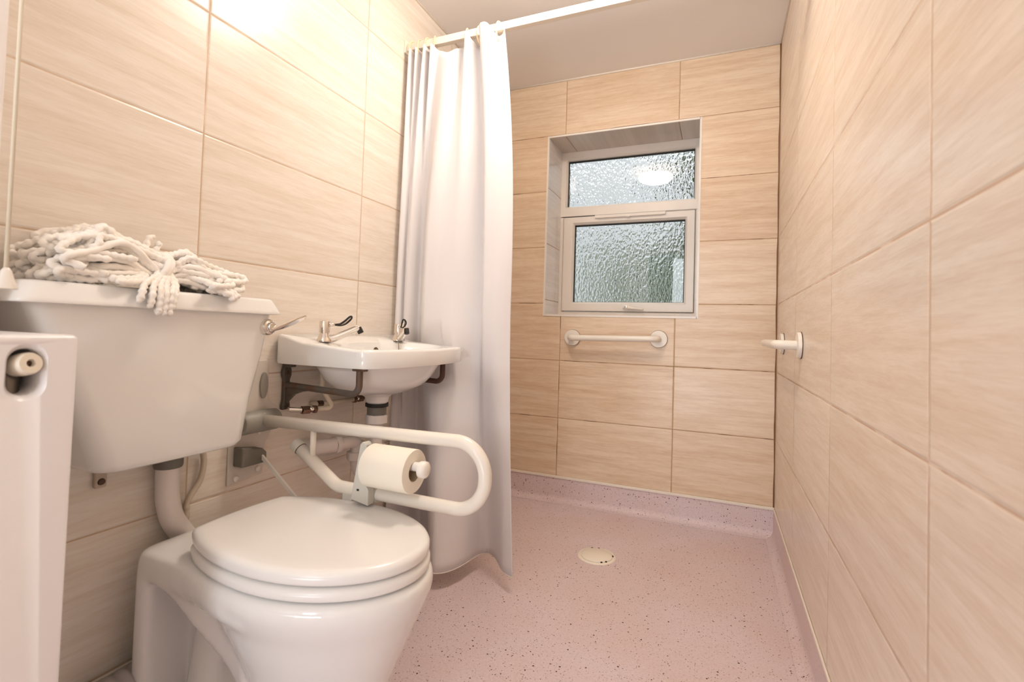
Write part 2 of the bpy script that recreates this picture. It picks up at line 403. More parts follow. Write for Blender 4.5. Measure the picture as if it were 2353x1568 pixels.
lathe(b, (-.465,YW-.006,1.026),(0,-1,0), [(.016,0),(.016,.012),(.012,.016),(0,.016)], 24)
hd = obj('handle', b, PVC, sash, autosmooth=40)
b = bm_(); lathe(b, (-.465,YW-.0225,1.026),(0,-1,0), [(.008,0),(.008,.006),(.004,.008),(0,.008)], 20); obj('lock_button', b, CHROME, hd, autosmooth=40)

# ------------------------------------------------------------------ outside
OUTW = mat('render_outside', (150,157,144), .9); OUTG = mat('paving_outside', (150,150,140), .9); LEAF = grime(mat('leaves', (74,96,58), .8), (40,56,34), 6, 1, .4, .6)
b = bm_(); box(b, -4.5, 6, YB+WT+.01, 9, -.3, -.02); struct(obj('ground_outside', b, OUTG, smooth=False))
b = bm_(); box(b, -1.5, 5.0, 5.6, 5.8, -.3, 1.9); struct(obj('wall_outside', b, OUTW, smooth=False))
b = bm_(); box(b, -3, 3, YB+WT+.001, YB+WT+.22, 2.20, 2.3); struct(obj('roof_outside', b, mat('eaves_brown', (70,60,52), .7), smooth=False))
b = bm_()
for i in range(60):
    c = Vector((random.uniform(-.35,1.5), random.uniform(4.6,5.2), random.uniform(.3,2.5)))
    if i < 30: c.z = random.uniform(.0,1.5)
    bmesh.ops.create_icosphere(b, subdivisions=2, radius=random.uniform(.14,.28), matrix=Matrix.Translation(c))
for v in b.verts: v.co += Vector((random.uniform(-1,1),random.uniform(-1,1),random.uniform(-1,1)))*.03
tag(setorigin(obj('bush', b, LEAF), (.6,4.9,0)), 'dark green bush outdoors, blurred behind the obscure window glass', 'bush')

# ------------------------------------------------------------------ ceiling light
LX, LY = -.50, 1.35
c = thing('ceiling_light', 'round warm ceiling light mirrored in the upper window pane', 'light', (LX,LY,ZC))
b = bm_(); lathe(b, (LX,LY,ZC),(0,0,-1), [(.105,0),(.105,.030),(.100,.034),(0,.034)], 56); obj('light_base', b, PLASTIC, c, autosmooth=40)
b = bm_(); lathe(b, (LX,LY,ZC-.033),(0,0,-1), [(.105,0),(.132,.006),(.139,.016),(.137,.026),(.122,.042),(.09,.056),(.045,.064),(0,.066)], 56)
obj('light_diffuser', b, emit('lamp_glow', (255,241,226), 43.0), c)

# ------------------------------------------------------------------ grab bars
def grab_bar(label, A, Bp, nrm):
    A, Bp, nrm = Vector(A), Vector(Bp), Vector(nrm)
    g = thing('grab_bar', label, 'grab bar', (A+Bp)/2, 'short white grab bars in the shower')
    so = .070
    b = bm_(); tube(b, fillet([A+nrm*.008, A+nrm*so, Bp+nrm*so, Bp+nrm*.008], .028, 10), .0148, 20); obj('tube', b, RAILW, g, autosmooth=60)
    for P in (A,Bp):
        b = bm_(); lathe(b, P, nrm, [(.0415,-.001),(.0415,.010),(.040,.0125),(.020,.0135),(0,.0135)], 40); fl = obj('flange', b, RAILW, g, autosmooth=40)
        b = bm_(); lathe(b, P, nrm, [(.0428,-.001),(.0428,.0022),(0,.0022)], 40); obj('sealing_ring', b, RUST, fl, autosmooth=40)
grab_bar('white grab bar under the window on the back wall', (-.700,YB,.853), (-.268,YB,.860), (0,-1,0))
grab_bar('white grab bar on the right wall, seen end on', (XR,1.765,.860), (XR,2.215,.860), (-1,0,0))

# ------------------------------------------------------------------ floor drain
DX, DY = -.428, 1.935
dt = thing('floor_drain', 'round cream drain cover set in the shower floor', 'drain', (DX,DY,0))
b = bm_(); lathe(b, (DX,DY,-.004),(0,0,1), [(.074,0),(.074,.006),(.071,.0085),(.064,.0085),(.063,.006),(0,.006)], 56); obj('drain_rim', b, COVERM, dt, autosmooth=40)
b = bm_(); lathe(b, (DX,DY,.0015),(0,0,1), [(.061,0),(.061,.004),(.058,.006),(0,.0065)], 56); cv = obj('drain_cover', b, COVERM, dt, autosmooth=40)
for a in (-60,-42,120,95,15):
    b = bm_(); t = math.radians(a); lathe(b, (DX+.062*math.cos(t),DY+.062*math.sin(t),.0025),(0,0,1), [(.004,0),(.004,.0045),(0,.0045)], 10); obj('drain_slot', b, BLACK, cv)

# ------------------------------------------------------------------ shower rail, curtain, rings
RY, RZ0, RZ1 = 1.60, 1.977, 2.006
rt = thing('shower_rail', 'white square-section shower curtain rail crossing the room', 'rail', (XL,RY,RZ0))
b = bm_(); box(b, XL+.004, XR-.004, RY-.011, RY+.011, RZ0, RZ1); obj('rail_bar', b, ALUW, rt, smooth=False, bevel=.002)
for x0,x1 in ((XL,XL+.006),(XR-.006,XR)):
    b = bm_(); box(b, x0,x1, RY-.022,RY+.022, RZ0-.012,RZ1+.012); obj('end_bracket', b, ALUW, rt, smooth=False, bevel=.002)
RX = [-1.140,-1.112,-1.072,-1.040,-.898,-.842,-.815,-.766]
# columns of the cloth: (x,y) at the hem near the rail, at mid height, at the floor, and top z
K = [  # top            mid (z .95)      bottom           ztop
 ((-1.158,1.590),(-1.158,1.560),(-1.150,1.575),1.962),
 ((-1.140,1.572),(-1.140,1.530),(-1.142,1.560),1.975),
 ((-1.126,1.612),(-1.118,1.590),(-1.110,1.660),1.958),
 ((-1.112,1.570),(-1.098,1.545),(-1.085,1.690),1.974),
 ((-1.092,1.622),(-1.070,1.610),(-1.070,1.745),1.958),
 ((-1.072,1.566),(-1.050,1.548),(-1.060,1.700),1.975),
 ((-1.056,1.628),(-1.028,1.640),(-1.035,1.735),1.950),
 ((-1.040,1.564),(-1.000,1.640),(-1.005,1.775),1.970),
 ((-1.022,1.590),(-.976,1.610),(-.975,1.740),1.955),
 ((-.995,1.578),(-.960,1.555),(-.945,1.620),1.938),
 ((-.965,1.572),(-.940,1.530),(-.930,1.530),1.925),
 ((-.935,1.576),(-.910,1.524),(-.893,1.497),1.934),
 ((-.912,1.606),(-.880,1.545),(-.855,1.515),1.955),
 ((-.898,1.580),(-.852,1.580),(-.825,1.570),1.974),
 ((-.884,1.556),(-.832,1.560),(-.806,1.610),1.980),
 ((-.872,1.590),(-.818,1.585),(-.790,1.640),1.962),
 ((-.856,1.622),(-.804,1.635),(-.775,1.672),1.955),
 ((-.842,1.600),(-.794,1.640),(-.758,1.672),1.972),
 ((-.832,1.562),(-.782,1.570),(-.738,1.640),1.985),
 ((-.815,1.545),(-.764,1.535),(-.718,1.602),1.990),
 ((-.792,1.553),(-.735,1.540),(-.695,1.592),1.988),
 ((-.774,1.600),(-.712,1.570),(-.672,1.600),1.966),
 ((-.752,1.598),(-.694,1.585),(-.652,1.588),1.968),
 ((-.735,1.572),(-.680,1.578),(-.638,1.580),1.985)]
def spl(vals, n):
    return [p for p in smoothpath([Vector((v[0],v[1],v[2])) for v in vals], n)]
SUB = 7
MID = [(-1.160,1.578),(-1.146,1.560),(-1.132,1.563),(-1.124,1.580),(-1.114,1.560),(-1.098,1.562),(-1.082,1.574),(-1.070,1.592),(-1.052,1.586),(-1.034,1.562),(-1.010,1.536),(-.985,1.536),(-.952,1.545),(-.920,1.556),(-.890,1.566),(-.855,1.578),(-.820,1.592),(-.797,1.598),(-.784,1.572),(-.772,1.544),(-.752,1.543),(-.726,1.552),(-.700,1.568),(-.677,1.584)]
BOT = [(-1.150,1.600),(-1.142,1.590),(-1.132,1.605),(-1.126,1.640),(-1.120,1.690),(-1.114,1.722),(-1.116,1.755),(-1.110,1.782),(-1.088,1.780),(-1.060,1.745),(-1.010,1.640),(-.945,1.535),(-.910,1.502),(-.886,1.506),(-.866,1.530),(-.852,1.568),(-.843,1.612),(-.836,1.660),(-.825,1.700),(-.800,1.722),(-.766,1.708),(-.728,1.662),(-.690,1.612),(-.647,1.592)]
BOT = [(b2[0] if i < 9 else b2[0]*.9614, b2[1]*.9614) for i,b2 in enumerate(BOT)]
HZ = .055
K = [(k[0],m,b2,k[3]) for k,m,b2 in zip(K,MID,BOT)]
top = spl([(k[0][0],k[0][1],k[3]) for k in K], SUB); midp = spl([(k[1][0],k[1][1],.95) for k in K], SUB); bot = spl([(k[2][0],k[2][1],HZ) for k in K], SUB)
rows = []
NV = 64
for j in range(NV+1):
    t = j/NV
    row = []
    for i,(a,m_,e_) in enumerate(zip(top, midp, bot)):
        # quadratic through top, mid, bottom, gathered a little just under the hem
        tm = .50
        if t < tm:
            u_ = t/tm; u_ = 1-(1-u_)**2.2; l0, l1, l2 = 1-u_, u_, 0
        else:
            u_ = (t-tm)/(1-tm); u_ = u_*u_*(1.6-.6*u_); l0, l1, l2 = 0, 1-u_, u_
        x = a.x*l0+m_.x*l1+e_.x*l2; y = a.y*l0+m_.y*l1+e_.y*l2
        y += .003*math.sin(i*.21+t*7)*math.sin(t*PI)
        x += .003*math.sin(t*7+i*.12)*t
        x = max(x, XL+.006)
        # keep the cloth clear of the washbasin (y<1.548) where it hangs beside it
        z = a.z*(1-t)+HZ*t
        if .66 < z < .86 and x < -.80: 
            lim = 1.556
            if y < lim: y = lim+.15*(y-lim)*0
        row.append((x,y,z))
    rows.append(row)
b = bm_(); loft(b, rows, False, False, closed=False)
ct = thing('shower_curtain', 'white shower curtain gathered beside the washbasin', 'curtain', (-.9,RY,.02))
cu = obj('curtain_cloth', b, CURT, ct)
sm = cu.modifiers.new('s','SOLIDIFY'); sm.thickness = .0008; sm.offset = 0
HEM = mat('curtain_hem', (238,226,214), .7)
b = bm_(); tube(b, [Vector(p)+Vector((0,-.0004,.001)) for p in rows[-1]], .0016, 6); obj('hem', b, HEM, ct)
ring0 = None
rl = ['curtain ring nearest the left wall on the rail','second curtain ring from the left wall','third curtain ring from the left wall','fourth curtain ring from the left wall, left of the sagging hem',
      'curtain ring right of the sagging hem','left ring of the close pair right of centre','right ring of the close pair right of centre','curtain ring nearest the free edge of the curtain']
for i,x in enumerate(RX):
    if ring0 is None:
        b = bm_()
        pts = []
        for k in range(28):
            t = 2*PI*k/28; pts.append((0, .0225*math.sin(t), .034*math.cos(t)))
        tube(b, pts, .0028, 10, closed=True)
        ring0 = obj('curtain_ring', b, RINGM); r = ring0
    else:
        r = ring0.copy(); COL.objects.link(r)
    r.location = (x, RY-.001, RZ1-.026); r.rotation_euler = (0,0,math.radians((-18,14,-10,20,12,-14,22,-8)[i]))
    tag(r, 'cream plastic '+rl[i], 'curtain ring', 'cream curtain rings on the shower rail')

# ------------------------------------------------------------------ toilet
YT = .797
t = thing('toilet', 'white toilet with its lid closed, in the foreground', 'toilet', (-.85,YT,0))
b = bm_()
lev = [(.000,-.775,.190,.11,.108),(.012,-.775,.188,.11,.106),(.03,-.775,.168,.10,.094),(.10,-.77,.166,.09,.098),(.17,-.765,.178,.10,.112),(.22,-.762,.195,.13,.125),(.27,-.76,.215,.17,.143),(.315,-.758,.232,.215,.158),(.345,-.757,.245,.236,.172),(.372,-.757,.254,.246,.181),(.388,-.757,.254,.246,.181),(.398,-.757,.249,.243,.176),(.401,-.757,.240,.238,.167)]
loft(b, [[(x,y,z) for x,y in egg(xc,YT,af,ar,bb)] for z,xc,af,ar,bb in lev])
# shelf behind the seat: rounded slab
def slab(bm, outline, zs):
    # outline: list of (x,y); zs: list of (z, inset)
    n = len(outline); cx = sum(p[0] for p in outline)/n; cy = sum(p[1] for p in outline)/n
    rings = []
    for z,ins in zs:
        r = []
        for i,(x,y) in enumerate(outline):
            p0 = Vector(outline[i-1]); p1 = Vector(outline[(i+1)%n]); tn = (p1-p0); nn = Vector((-tn.y, tn.x)).normalized()
            r.append((x+nn.x*ins, y+nn.y*ins, z))
        rings.append(r)
    loft(bm, rings)
sh_o = [(-.74,YT-.180)][:0]
half = [(-.76,.176),(-.82,.176),(-.86,.170),(-.90,.161),(-.95,.152),(-1.0,.148),(-1.06,.147),(-1.085,.1465),(-1.104,.140),(-1.113,.126),(-1.115,.10)]
sh_o = [(x,YT+h_) for x,h_ in half]+[(x,YT-h_) for x,h_ in half[::-1]]
slab(b, sh_o, [(.335,.012),(.342,.003),(.36,0),(.386,0),(.396,.004),(.401,.013)])
# rear support: flat panel down to the floor
bo = rrect(-1.112,-1.068, YT-.146, YT+.146, .016, 5)
slab(b, bo, [(0,-.012),(.012,-.012),(.02,-.002),(.15,0),(.34,0),(.385,.002)])
# gusset under the shelf
def halfw(x):
    for (xa,ha),(xb_,hb) in zip(half, half[1:]):
        if xb_ <= x <= xa: return hb+(ha-hb)*(x-xb_)/(xa-xb_)
    return half[0][1] if x > half[0][0] else half[-1][1]
for s in (-1,1):
    gp = smoothpath([(-1.10,.136,.328),(-1.06,.137,.335),(-1.02,.137,.326),(-.98,.136,.308),(-.945,.133,.280),(-.915,.122,.248),(-.888,.106,.208),(-.868,.090,.160),(-.850,.076,.090),(-.838,.070,.0)], 4)
    rg = []
    for p_ in gp:
        hh = p_.y; hw = max(hh, halfw(p_.x)-.004)
        rg.append([(p_.x, YT+s*(hh+.004), p_.z+.005), (p_.x, YT+s*(hh-.004), p_.z), (p_.x, YT+s*(hh-.028), p_.z+.004), (p_.x, YT+s*(hh-.035), .375), (p_.x, YT+s*hw, .375), (p_.x, YT+s*(hw*.9+hh*.1), .355), (p_.x, YT+s*(hw*.55+hh*.45), .335 if p_.z < .325 else p_.z+.010)])
    loft(b, rg)
# trap body between panel and bowl
tr = rrect(-1.08,-.80, YT-.052, YT+.052, .04, 6)
slab(b, tr, [(0,-.03),(.015,-.03),(.05,-.005),(.2,.0),(.36,.0)])
lathe(b, (-1.005,YT-.045,.0),(0.02,.06,1), [(.052,0),(.048,.1),(.042,.22),(.034,.32),(0,.36)], 20)
pan = obj('pan', b, CERAMIC, t)
rm = pan.modifiers.new('r','REMESH'); rm.mode = 'VOXEL'; rm.voxel_size = .0045; rm.use_smooth_shade = True
sm = pan.modifiers.new('s','SMOOTH'); sm.factor = .5; sm.iterations = 34
def seatring(bm, af, ar, bb, z0, z1, xcut, hole=True, dome=0):
    O = egg(-.757, YT, af, ar, bb, xcut)
    prof = [(z0,.006),(z0+.003,.001),(z0+.007,0),(z1-.010,0),(z1-.005,.0025),(z1-.0015,.0075),(z1,.015)]
    n = len(O); rings = []
    for z,ins in prof:
        r = []
        for i,(x,y) in enumerate(O):
            tn = Vector(O[(i+1)%n])-Vector(O[i-1]); nn = Vector((-tn.y,tn.x)).normalized()
            r.append((x+nn.x*ins, y+nn.y*ins, z))
        rings.append(r)
    if hole:
        inner = egg(-.75, YT, af-.075, ar-.11, bb-.072)
        rings.append([(x,y,z1) for x,y in inner]); rings.append([(x,y,z0) for x,y in inner]); rings.append(rings[0])
        loft(bm, rings, False, False); bmesh.ops.remove_doubles(bm, verts=bm.verts, dist=1e-6)
    else:
        cx,cy = -.757,YT
        last = rings[-1]
        for f in (.85,.6,.3,.05):
            rings.append([(cx+(x-cx)*f, cy+(y-cy)*f, z1+dome*(1-f*f)) for x,y,_ in last])
        loft(bm, rings)
b = bm_(); seatring(b, .246,.300,.174, .4035,.4275, -.985); obj('seat', b, SEATM, t, autosmooth=60)
b = bm_(); seatring(b, .244,.300,.172, .4300,.4560, -.985, False, .003); obj('lid', b, SEATM, t, autosmooth=60)
for s in (-1,1):
    b = bm_(); tube(b, [(-.985,YT+s*.055,.418),(-.985,YT+s*.095,.418)], .010, 16); lathe(b, (-.992,YT+s*.075,.398),(0,0,1), [(.014,0),(.014,.012),(0,.014)], 20); obj('hinge', b, SEATM, t, autosmooth=40)

# ------------------------------------------------------------------ cistern
c = thing('cistern', 'white wall-hung cistern with flush lever, behind the toilet', 'cistern', (-1.09,.64,.592))
def clev(z, xf, y0, y1, r): return [(x,y,z) for x,y in rrect(XL+.004, xf, y0, y1, r, 7)]
b = bm_(); loft(b, [clev(.588,-1.046,.560,.806,.03), clev(.5895,-1.034,.549,.819,.033), clev(.594,-1.026,.540,.828,.034), clev(.604,-1.021,.533,.834,.034), clev(.70,-1.011,.498,.842,.034), clev(.80,-1.002,.456,.860,.032), clev(.90,-.996,.414,.874,.03)])
obj('tank', b, CERAMIC, c, autosmooth=60)
b = bm_(); loft(b, [clev(.898,-.984,.396,.884,.02), clev(.899,-.9815,.3935,.8865,.022), clev(.902,-.981,.393,.887,.022), clev(.907,-.983,.395,.885,.022), clev(.930,-.992,.405,.874,.022), clev(.9335,-.9945,.4075,.8715,.022), clev(.935,-1.000,.413,.866,.022)])
obj('tank_lid', b, CERAMIC, c, autosmooth=50)
b = bm_(); lathe(b, (-1.0,.853,.868),(1,0,0), [(.0195,0),(.0195,.007),(.017,.013),(.0125,.015),(.0125,.020),(.010,.023),(0,.023)], 32)
fb = obj('lever_boss', b, CHROME, c, autosmooth=40)
b = bm_()
P = smoothpath([(-.978,.850,.862),(-.972,.872,.870),(-.968,.893,.878),(-.964,.915,.888),(-.962,.938,.897)], 6)
rings = []
for i,p in enumerate(P):
    s_ = i/(len(P)-1); w = .0045+.0048*math.sin(min(1,s_*1.15)*PI*.8); h = .0042-.0018*s_
    if i == len(P)-1: w = .002
    d = (P[min(i+1,len(P)-1)]-P[max(i-1,0)]).normalized(); sd = Vector((.55,-.25,.8)); sd = (sd-d*sd.dot(d)).normalized(); up = d.cross(sd)
    rings.append([p+sd*w*math.cos(2*PI*k/14)+up*h*math.sin(2*PI*k/14) for k in range(14)])
loft(b, rings); obj('flush_lever', b, CHROME, c, autosmooth=60)
b = bm_(); box(b, XL+.002,XL+.012,.601,.623,.530,.596); lg = obj('fixing_lug', b, HOSE, c, smooth=False, bevel=.004)
b = bm_(); lathe(b, (XL+.012,.612,.543),(1,0,0), [(.007,0),(.006,.003),(0,.003)], 16); obj('screw', b, RUST, lg, autosmooth=40)

# flush pipe
fx = -1.143
f = thing('flush_pipe', 'white bent flush pipe between cistern and toilet pan', 'pipe', (fx,.733,.40))
b = bm_(); tube(b, smoothpath([(fx,.732,.560),(fx,.733,.509),(fx,.736,.470),(fx,.748,.425),(fx,.772,.385),(fx+.006,.79,.355),(fx+.03,.797,.335)], 8), .0235, 24); obj('pipe', b, PIPEW, f)
b = bm_(); lathe(b, (fx+.002,.732,.590),(0,0,-1), [(.027,0),(.027,.012),(.0285,.014),(.0285,.040),(.0265,.044),(0,.044)], 24); nt_ = obj('coupling_nut', b, DKGREY, f, autosmooth=40)
b = bm_(); lathe(b, (fx+.002,.732,.5915),(0,0,-1), [(.0272,0),(.0272,.008),(0,.008)], 24); obj('rubber_washer', b, BLACK, nt_, autosmooth=40)
# feed hose
hx = XL+.014
b = bm_(); tube(b, smoothpath([(hx+.02,.800,.592),(hx,.822,.560),(hx,.826,.53),(hx,.818,.490),(hx,.792,.452),(hx,.788,.42),(hx,.789,.36),(hx,.79,.20),(hx,.79,.004)], 10), lambda i: .0068+(.0012 if i>42 and i%5<2 else 0), 14)
tag(setorigin(obj('supply_hose', b, HOSE), (hx,.79,0)), 'thin cream supply hose hanging beside the flush pipe', 'hose')
# pan connector
b = bm_(); tube(b, smoothpath([(-1.112,.70,.115),(-1.116,.62,.112),(-1.118,.55,.095),(-1.118,.50,.06),(-1.118,.485,.004)], 14), lambda i: .040+.0035*math.sin(i*1.6), 20)
tag(setorigin(obj('pan_connector', b, mat('connector_grey', (176,168,164), .5)), (-1.118,.485,0)), 'ribbed grey waste connector low behind the toilet', 'pipe')

# ------------------------------------------------------------------ mop head on the cistern
mp = thing('mop_head', 'white knotted string mop head lying on the cistern lid', 'mop head', (-1.06,.61,.9355))
rnd = random.Random(11)
KN = Vector((-1.025,.618,.985))
def yarn(name, pts, r=.0060):
    P = smoothpath(pts, 7)
    # resample by length to the bead spacing
    L_ = [0]
    for a,b_ in zip(P,P[1:]): L_.append(L_[-1]+(b_-a).length)
    step = .0035; n = max(8,int(L_[-1]/step)); Q = []; k = 0
    for i in range(n+1):
        s_ = L_[-1]*i/n
        while k < len(L_)-2 and L_[k+1] < s_: k += 1
        u = (s_-L_[k])/max(1e-9,L_[k+1]-L_[k]); Q.append(P[k].lerp(P[k+1],u))
    ph = rnd.uniform(0,6)
    b = bm_(); tube(b, Q, lambda i: r*(1+.2*math.sin(i*1.75+ph)) * (.55 if i in (0,len(Q)-1) else 1), 8)
    return obj(name, b, YARN, mp)
LIDZ = .9355+.007
def clampz(p):
    p = Vector(p)
    if p.x < -.985 : p.z = max(p.z, LIDZ)
    p.x = max(p.x, XL+.012); return p
for i in range(50):            # loops thrown to the left
    u = rnd.random(); el = rnd.random()
    yend = .446+.09*u*rnd.random(); xe = -1.15+.155*rnd.random()
    zt = .975+.055*el
    ze = .948+.060*rnd.random()**.9
    o = Vector((rnd.uniform(-.03,.02), rnd.uniform(-.02,.02), rnd.uniform(-.015,.015)))
    hump = .02+.035*rnd.random()
    p0 = KN+o; p1 = clampz((p0.x*.6+xe*.4, .575-.02*rnd.random(), p0.z+hump*.5)); p2 = clampz(((p0.x+xe*2)/3, .505+.02*rnd.random(), max(zt,ze)+hump*.25)); p3 = clampz((xe, yend, ze))
    pts = [p0,p1,p2,p3]
    if rnd.random() < .6:      # turn back as a loop
        pts.append(clampz((xe+rnd.uniform(-.012,.012), yend-.006, ze-.014))); pts.append(clampz((xe+.02*rnd.uniform(-1,1), yend+.06, ze-.02)))
    yarn('yarn_strand', pts)
for i in range(30):            # to the right
    xe = -1.15+.165*rnd.random(); yend = .722+.056*rnd.random(); ze = .944+.045*rnd.random()
    p0 = KN+Vector((rnd.uniform(-.03,.02), rnd.uniform(-.015,.02), rnd.uniform(-.02,.01)))
    p1 = clampz(((p0.x*2+xe)/3, .665+.01*rnd.random(), p0.z+.008+.02*rnd.random())); p2 = clampz(((p0.x+xe*2)/3, .71, max(ze, p0.z-.012)+.018*rnd.random())); p3 = clampz((xe,yend,ze))
    pts = [p0,p1,p2,p3]
    if rnd.random() < .6: pts += [clampz((xe+.01, yend+.004, ze-.012)), clampz((xe+.02, yend-.05, ze-.018))]
    yarn('yarn_strand', pts)
FX = -.972                      # loops hanging over the front edge of the lid
for (y0,y1,zb) in ((.585,.560,.913),(.60,.578,.905),(.612,.592,.893),(.622,.602,.893),(.635,.612,.893),(.640,.618,.905)):
    yarn('yarn_strand', [KN+Vector((.01,rnd.uniform(-.015,.015),-.01)), (-1.0,(y0+KN.y)/2,.962), (FX-.012,y0-.012,.944), (FX+.002,y1,.925), (FX+.001,y1-.002,zb), (FX+.004,y1-.006,zb-.004)])
yarn('yarn_strand', [KN+Vector((0,-.02,0)), (-1.0,.57,.955),(-.985,.54,.949),(-.985,.515,.947)])
yarn('yarn_strand', [KN+Vector((0,-.02,-.01)), (-.995,.575,.950),(-.98,.545,.943),(-.978,.522,.943)])
for (y1,zb) in ((.742,.926),(.735,.922),(.750,.930),(.728,.932)):
    yarn('yarn_strand', [KN+Vector((.0,.03,-.015)), (-1.0,.69,.962), (-.982,y1-.02,.948), (-.970,y1,.935), (-.970,y1+.002,zb)])
yarn('yarn_strand', [KN+Vector((-.02,.0,0)), (-1.06,.615,1.015), (-1.065,.622,1.04), (-1.062,.632,1.046)])
yarn('yarn_strand', [KN+Vector((-.02,.01,0)), (-1.06,.63,1.01), (-1.063,.640,1.03), (-1.06,.634,1.034)])
# the packed heart of the bundle
b = bm_()
def core_yarn(pts, r=.0062):
    P = smoothpath(pts, 8); ph = rnd.uniform(0,6); tube(b, P, lambda i: r*(1+.14*math.sin(i*1.9+ph)), 8)
for i in range(70):
    sd_ = -1 if i%5 < 3 else 1
    xe = rnd.uniform(-1.145,-.992)
    if sd_ < 0: ye, hm = rnd.uniform(.445,.50), rnd.uniform(.012,.085)
    else: ye, hm = rnd.uniform(.715,.765), rnd.uniform(.008,.050)
    z_ = LIDZ+hm*rnd.random()
    core_yarn([clampz((xe*.4+KN.x*.6, KN.y+rnd.uniform(-.02,.02), LIDZ+.004+.04*rnd.random())), clampz((xe*.7+KN.x*.3, KN.y+(ye-KN.y)*.4, LIDZ+.006+hm*.8)), clampz((xe, KN.y+(ye-KN.y)*.75, z_+hm*.2)), clampz((xe+rnd.uniform(-.015,.015), ye, z_)), clampz((xe+rnd.uniform(-.02,.02), ye+(.02 if sd_<0 else -.02), max(LIDZ,z_-.012)))])
cy = obj('yarn_heart', b, YARN, mp); cy['kind'] = 'stuff'
for k in range(2):              # tie round the waist
    pts = []
    for j in range(20):
        a = 2*PI*j/20; pts.append((KN.x-.012+.038*math.cos(a), KN.y+.006*k+.008*math.sin(2*a), max(LIDZ,KN.z-.010+.032*math.sin(a))))
    b = bm_(); tube(b, pts, .0066, 8, closed=True); obj('tie', b, YARN, mp)

# ------------------------------------------------------------------ radiator casing
RXF, RYE = -.800, .388
r = thing('radiator_casing', 'white radiator casing at the near left with a valve opening', 'radiator', (-.9,-.1,0))
b = bm_(); box(b, PX+.0008, RXF, -.62, RYE, .0, .853)
# rounded upper front handled by bevel
ca = obj('casing', b, RADW, None, smooth=False)
ca.data.transform(Matrix.Translation(Vector((0,0,0))))
bv = ca.modifiers.new('b','BEVEL'); bv.width = .007; bv.segments = 4; bake(ca)
def capsule(w, z0, z1, y, n=14):
    out = []
    for k in range(n+1): a = PI*k/n; out.append((y+w*math.cos(a), z1+w*math.sin(a)))
    for k in range(n+1): a = PI+PI*k/n; out.append((y+w*math.cos(a), z0+w*math.sin(a)))
    return out
HY = .3345
cb = bm_(); cap = capsule(.0165,.7935,.8185,HY); 
ring = lambda g,x: [(x, HY+(y-HY)*g, .8075+(z-.8075)*g) for y,z in cap]
loft(cb, [ring(1,RXF-.085), ring(1,RXF-.010), ring(1.05,RXF-.005), ring(1.22,RXF-.0012), ring(1.32,RXF+.002)])
cob = obj('cutter', cb, None); cut(ca, cob)
for p in ca.data.polygons: p.use_smooth = True
ca.data.set_sharp_from_angle(angle=math.radians(50))
ca.data.materials.clear(); ca.data.materials.append(RADW)
ca.data.transform(Matrix.Translation(-OFF[r])); ca.parent = r; OFF[ca] = OFF[r]
b = bm_(); lathe(b, (RXF-.040,HY-.002,.782),(0,0,1), [(.0115,-.02),(.0115,.03),(.009,.034),(0,.034)], 24); vb = obj('valve_body', b, DARKIN, r, autosmooth=40)
b = bm_(); lathe(b, (RXF-.026,HY+.0005,.813),(1,.12,.16), [(.0140,0),(.0148,.012),(.0142,.024),(.0122,.0275),(.0050,.0275),(.0040,.021),(0,.021)], 32); vc = obj('valve_cap', b, CAPW, r, autosmooth=40)
b = bm_(); lathe(b, (RXF-.0055,HY+.003,.8163),(1,.12,.16), [(.0034,0),(.0034,.0012),(0,.0012)], 16); obj('cap_screw', b, RUST, vc)

# ------------------------------------------------------------------ pull cord
pc = thing('pull_cord', 'white pull cord with a bell-shaped end by the left wall', 'pull cord', (-.88,.340,.912))
b = bm_(); tube(b, [(-.88,.340,ZC-.012),(-.88,.340,1.5),(-.88,.3405,.934)], .0025, 10); obj('cord', b, CORDM, pc)
b = bm_(); lathe(b, (-.88,.341,.940),(0,0,-1), [(.003,0),(.0055,.004),(.007,.010),(.0085,.016),(.0125,.0255),(.0128,.0275),(.011,.0285),(0,.0285)], 28); obj('bell_pull', b, PLASTIC, pc, autosmooth=50)
b = bm_(); lathe(b, (-.88,.340,ZC),(0,0,-1), [(.042,0),(.042,.018),(.03,.024),(.006,.026),(0,.026)], 32); obj('ceiling_switch', b, PLASTIC, pc, autosmooth=40)

# ------------------------------------------------------------------ washbasin
BY, BH = 1.284, .262
wbn = thing('washbasin', 'white wall-hung washbasin with two lever taps, beside the curtain', 'washbasin', (-1.0,BY,.76))
def bout(n=128):
    out = []
    xb = XL+.003; xc = -.842; bow = .045
    pts = []
    m = n//4
    # back edge, near side, bowed front, far side
    for k in range(m): pts.append((xb, BY+BH-(2*BH)*k/m))
    for k in range(m): pts.append((xb+(xc-xb)*k/m, BY-BH))
    for k in range(m):
        s_ = -1+2*k/m; pts.append((xc+bow*(1-s_*s_), BY+BH*s_))
    for k in range(m): pts.append((xc+(xb-xc)*k/m, BY+BH))
    # round the two front corners and slightly the rear ones by smoothing
    for it in range(5):
        pts = [((pts[i-1][0]+2*pts[i][0]+pts[(i+1)%n][0])/4, (pts[i-1][1]+2*pts[i][1]+pts[(i+1)%n][1])/4) for i in range(n)]
    return pts
O = bout(); NB = len(O)
def ztop(x):
    t_ = min(1,max(0,(x-(XL+.02))/.10)); s_ = t_*t_*(3-2*t_)
    return .848*(1-s_)+(.829-.014*min(1,max(0,(x+1.07)/.18)))*s_
def ins(pts, d):
    out = []
    for i,(x,y) in enumerate(pts):
        tn = Vector(pts[(i+1)%NB])-Vector(pts[i-1]); nn = Vector((-tn.y,tn.x)).normalized()
        out.append((x+nn.x*d, y+nn.y*d))
    return out
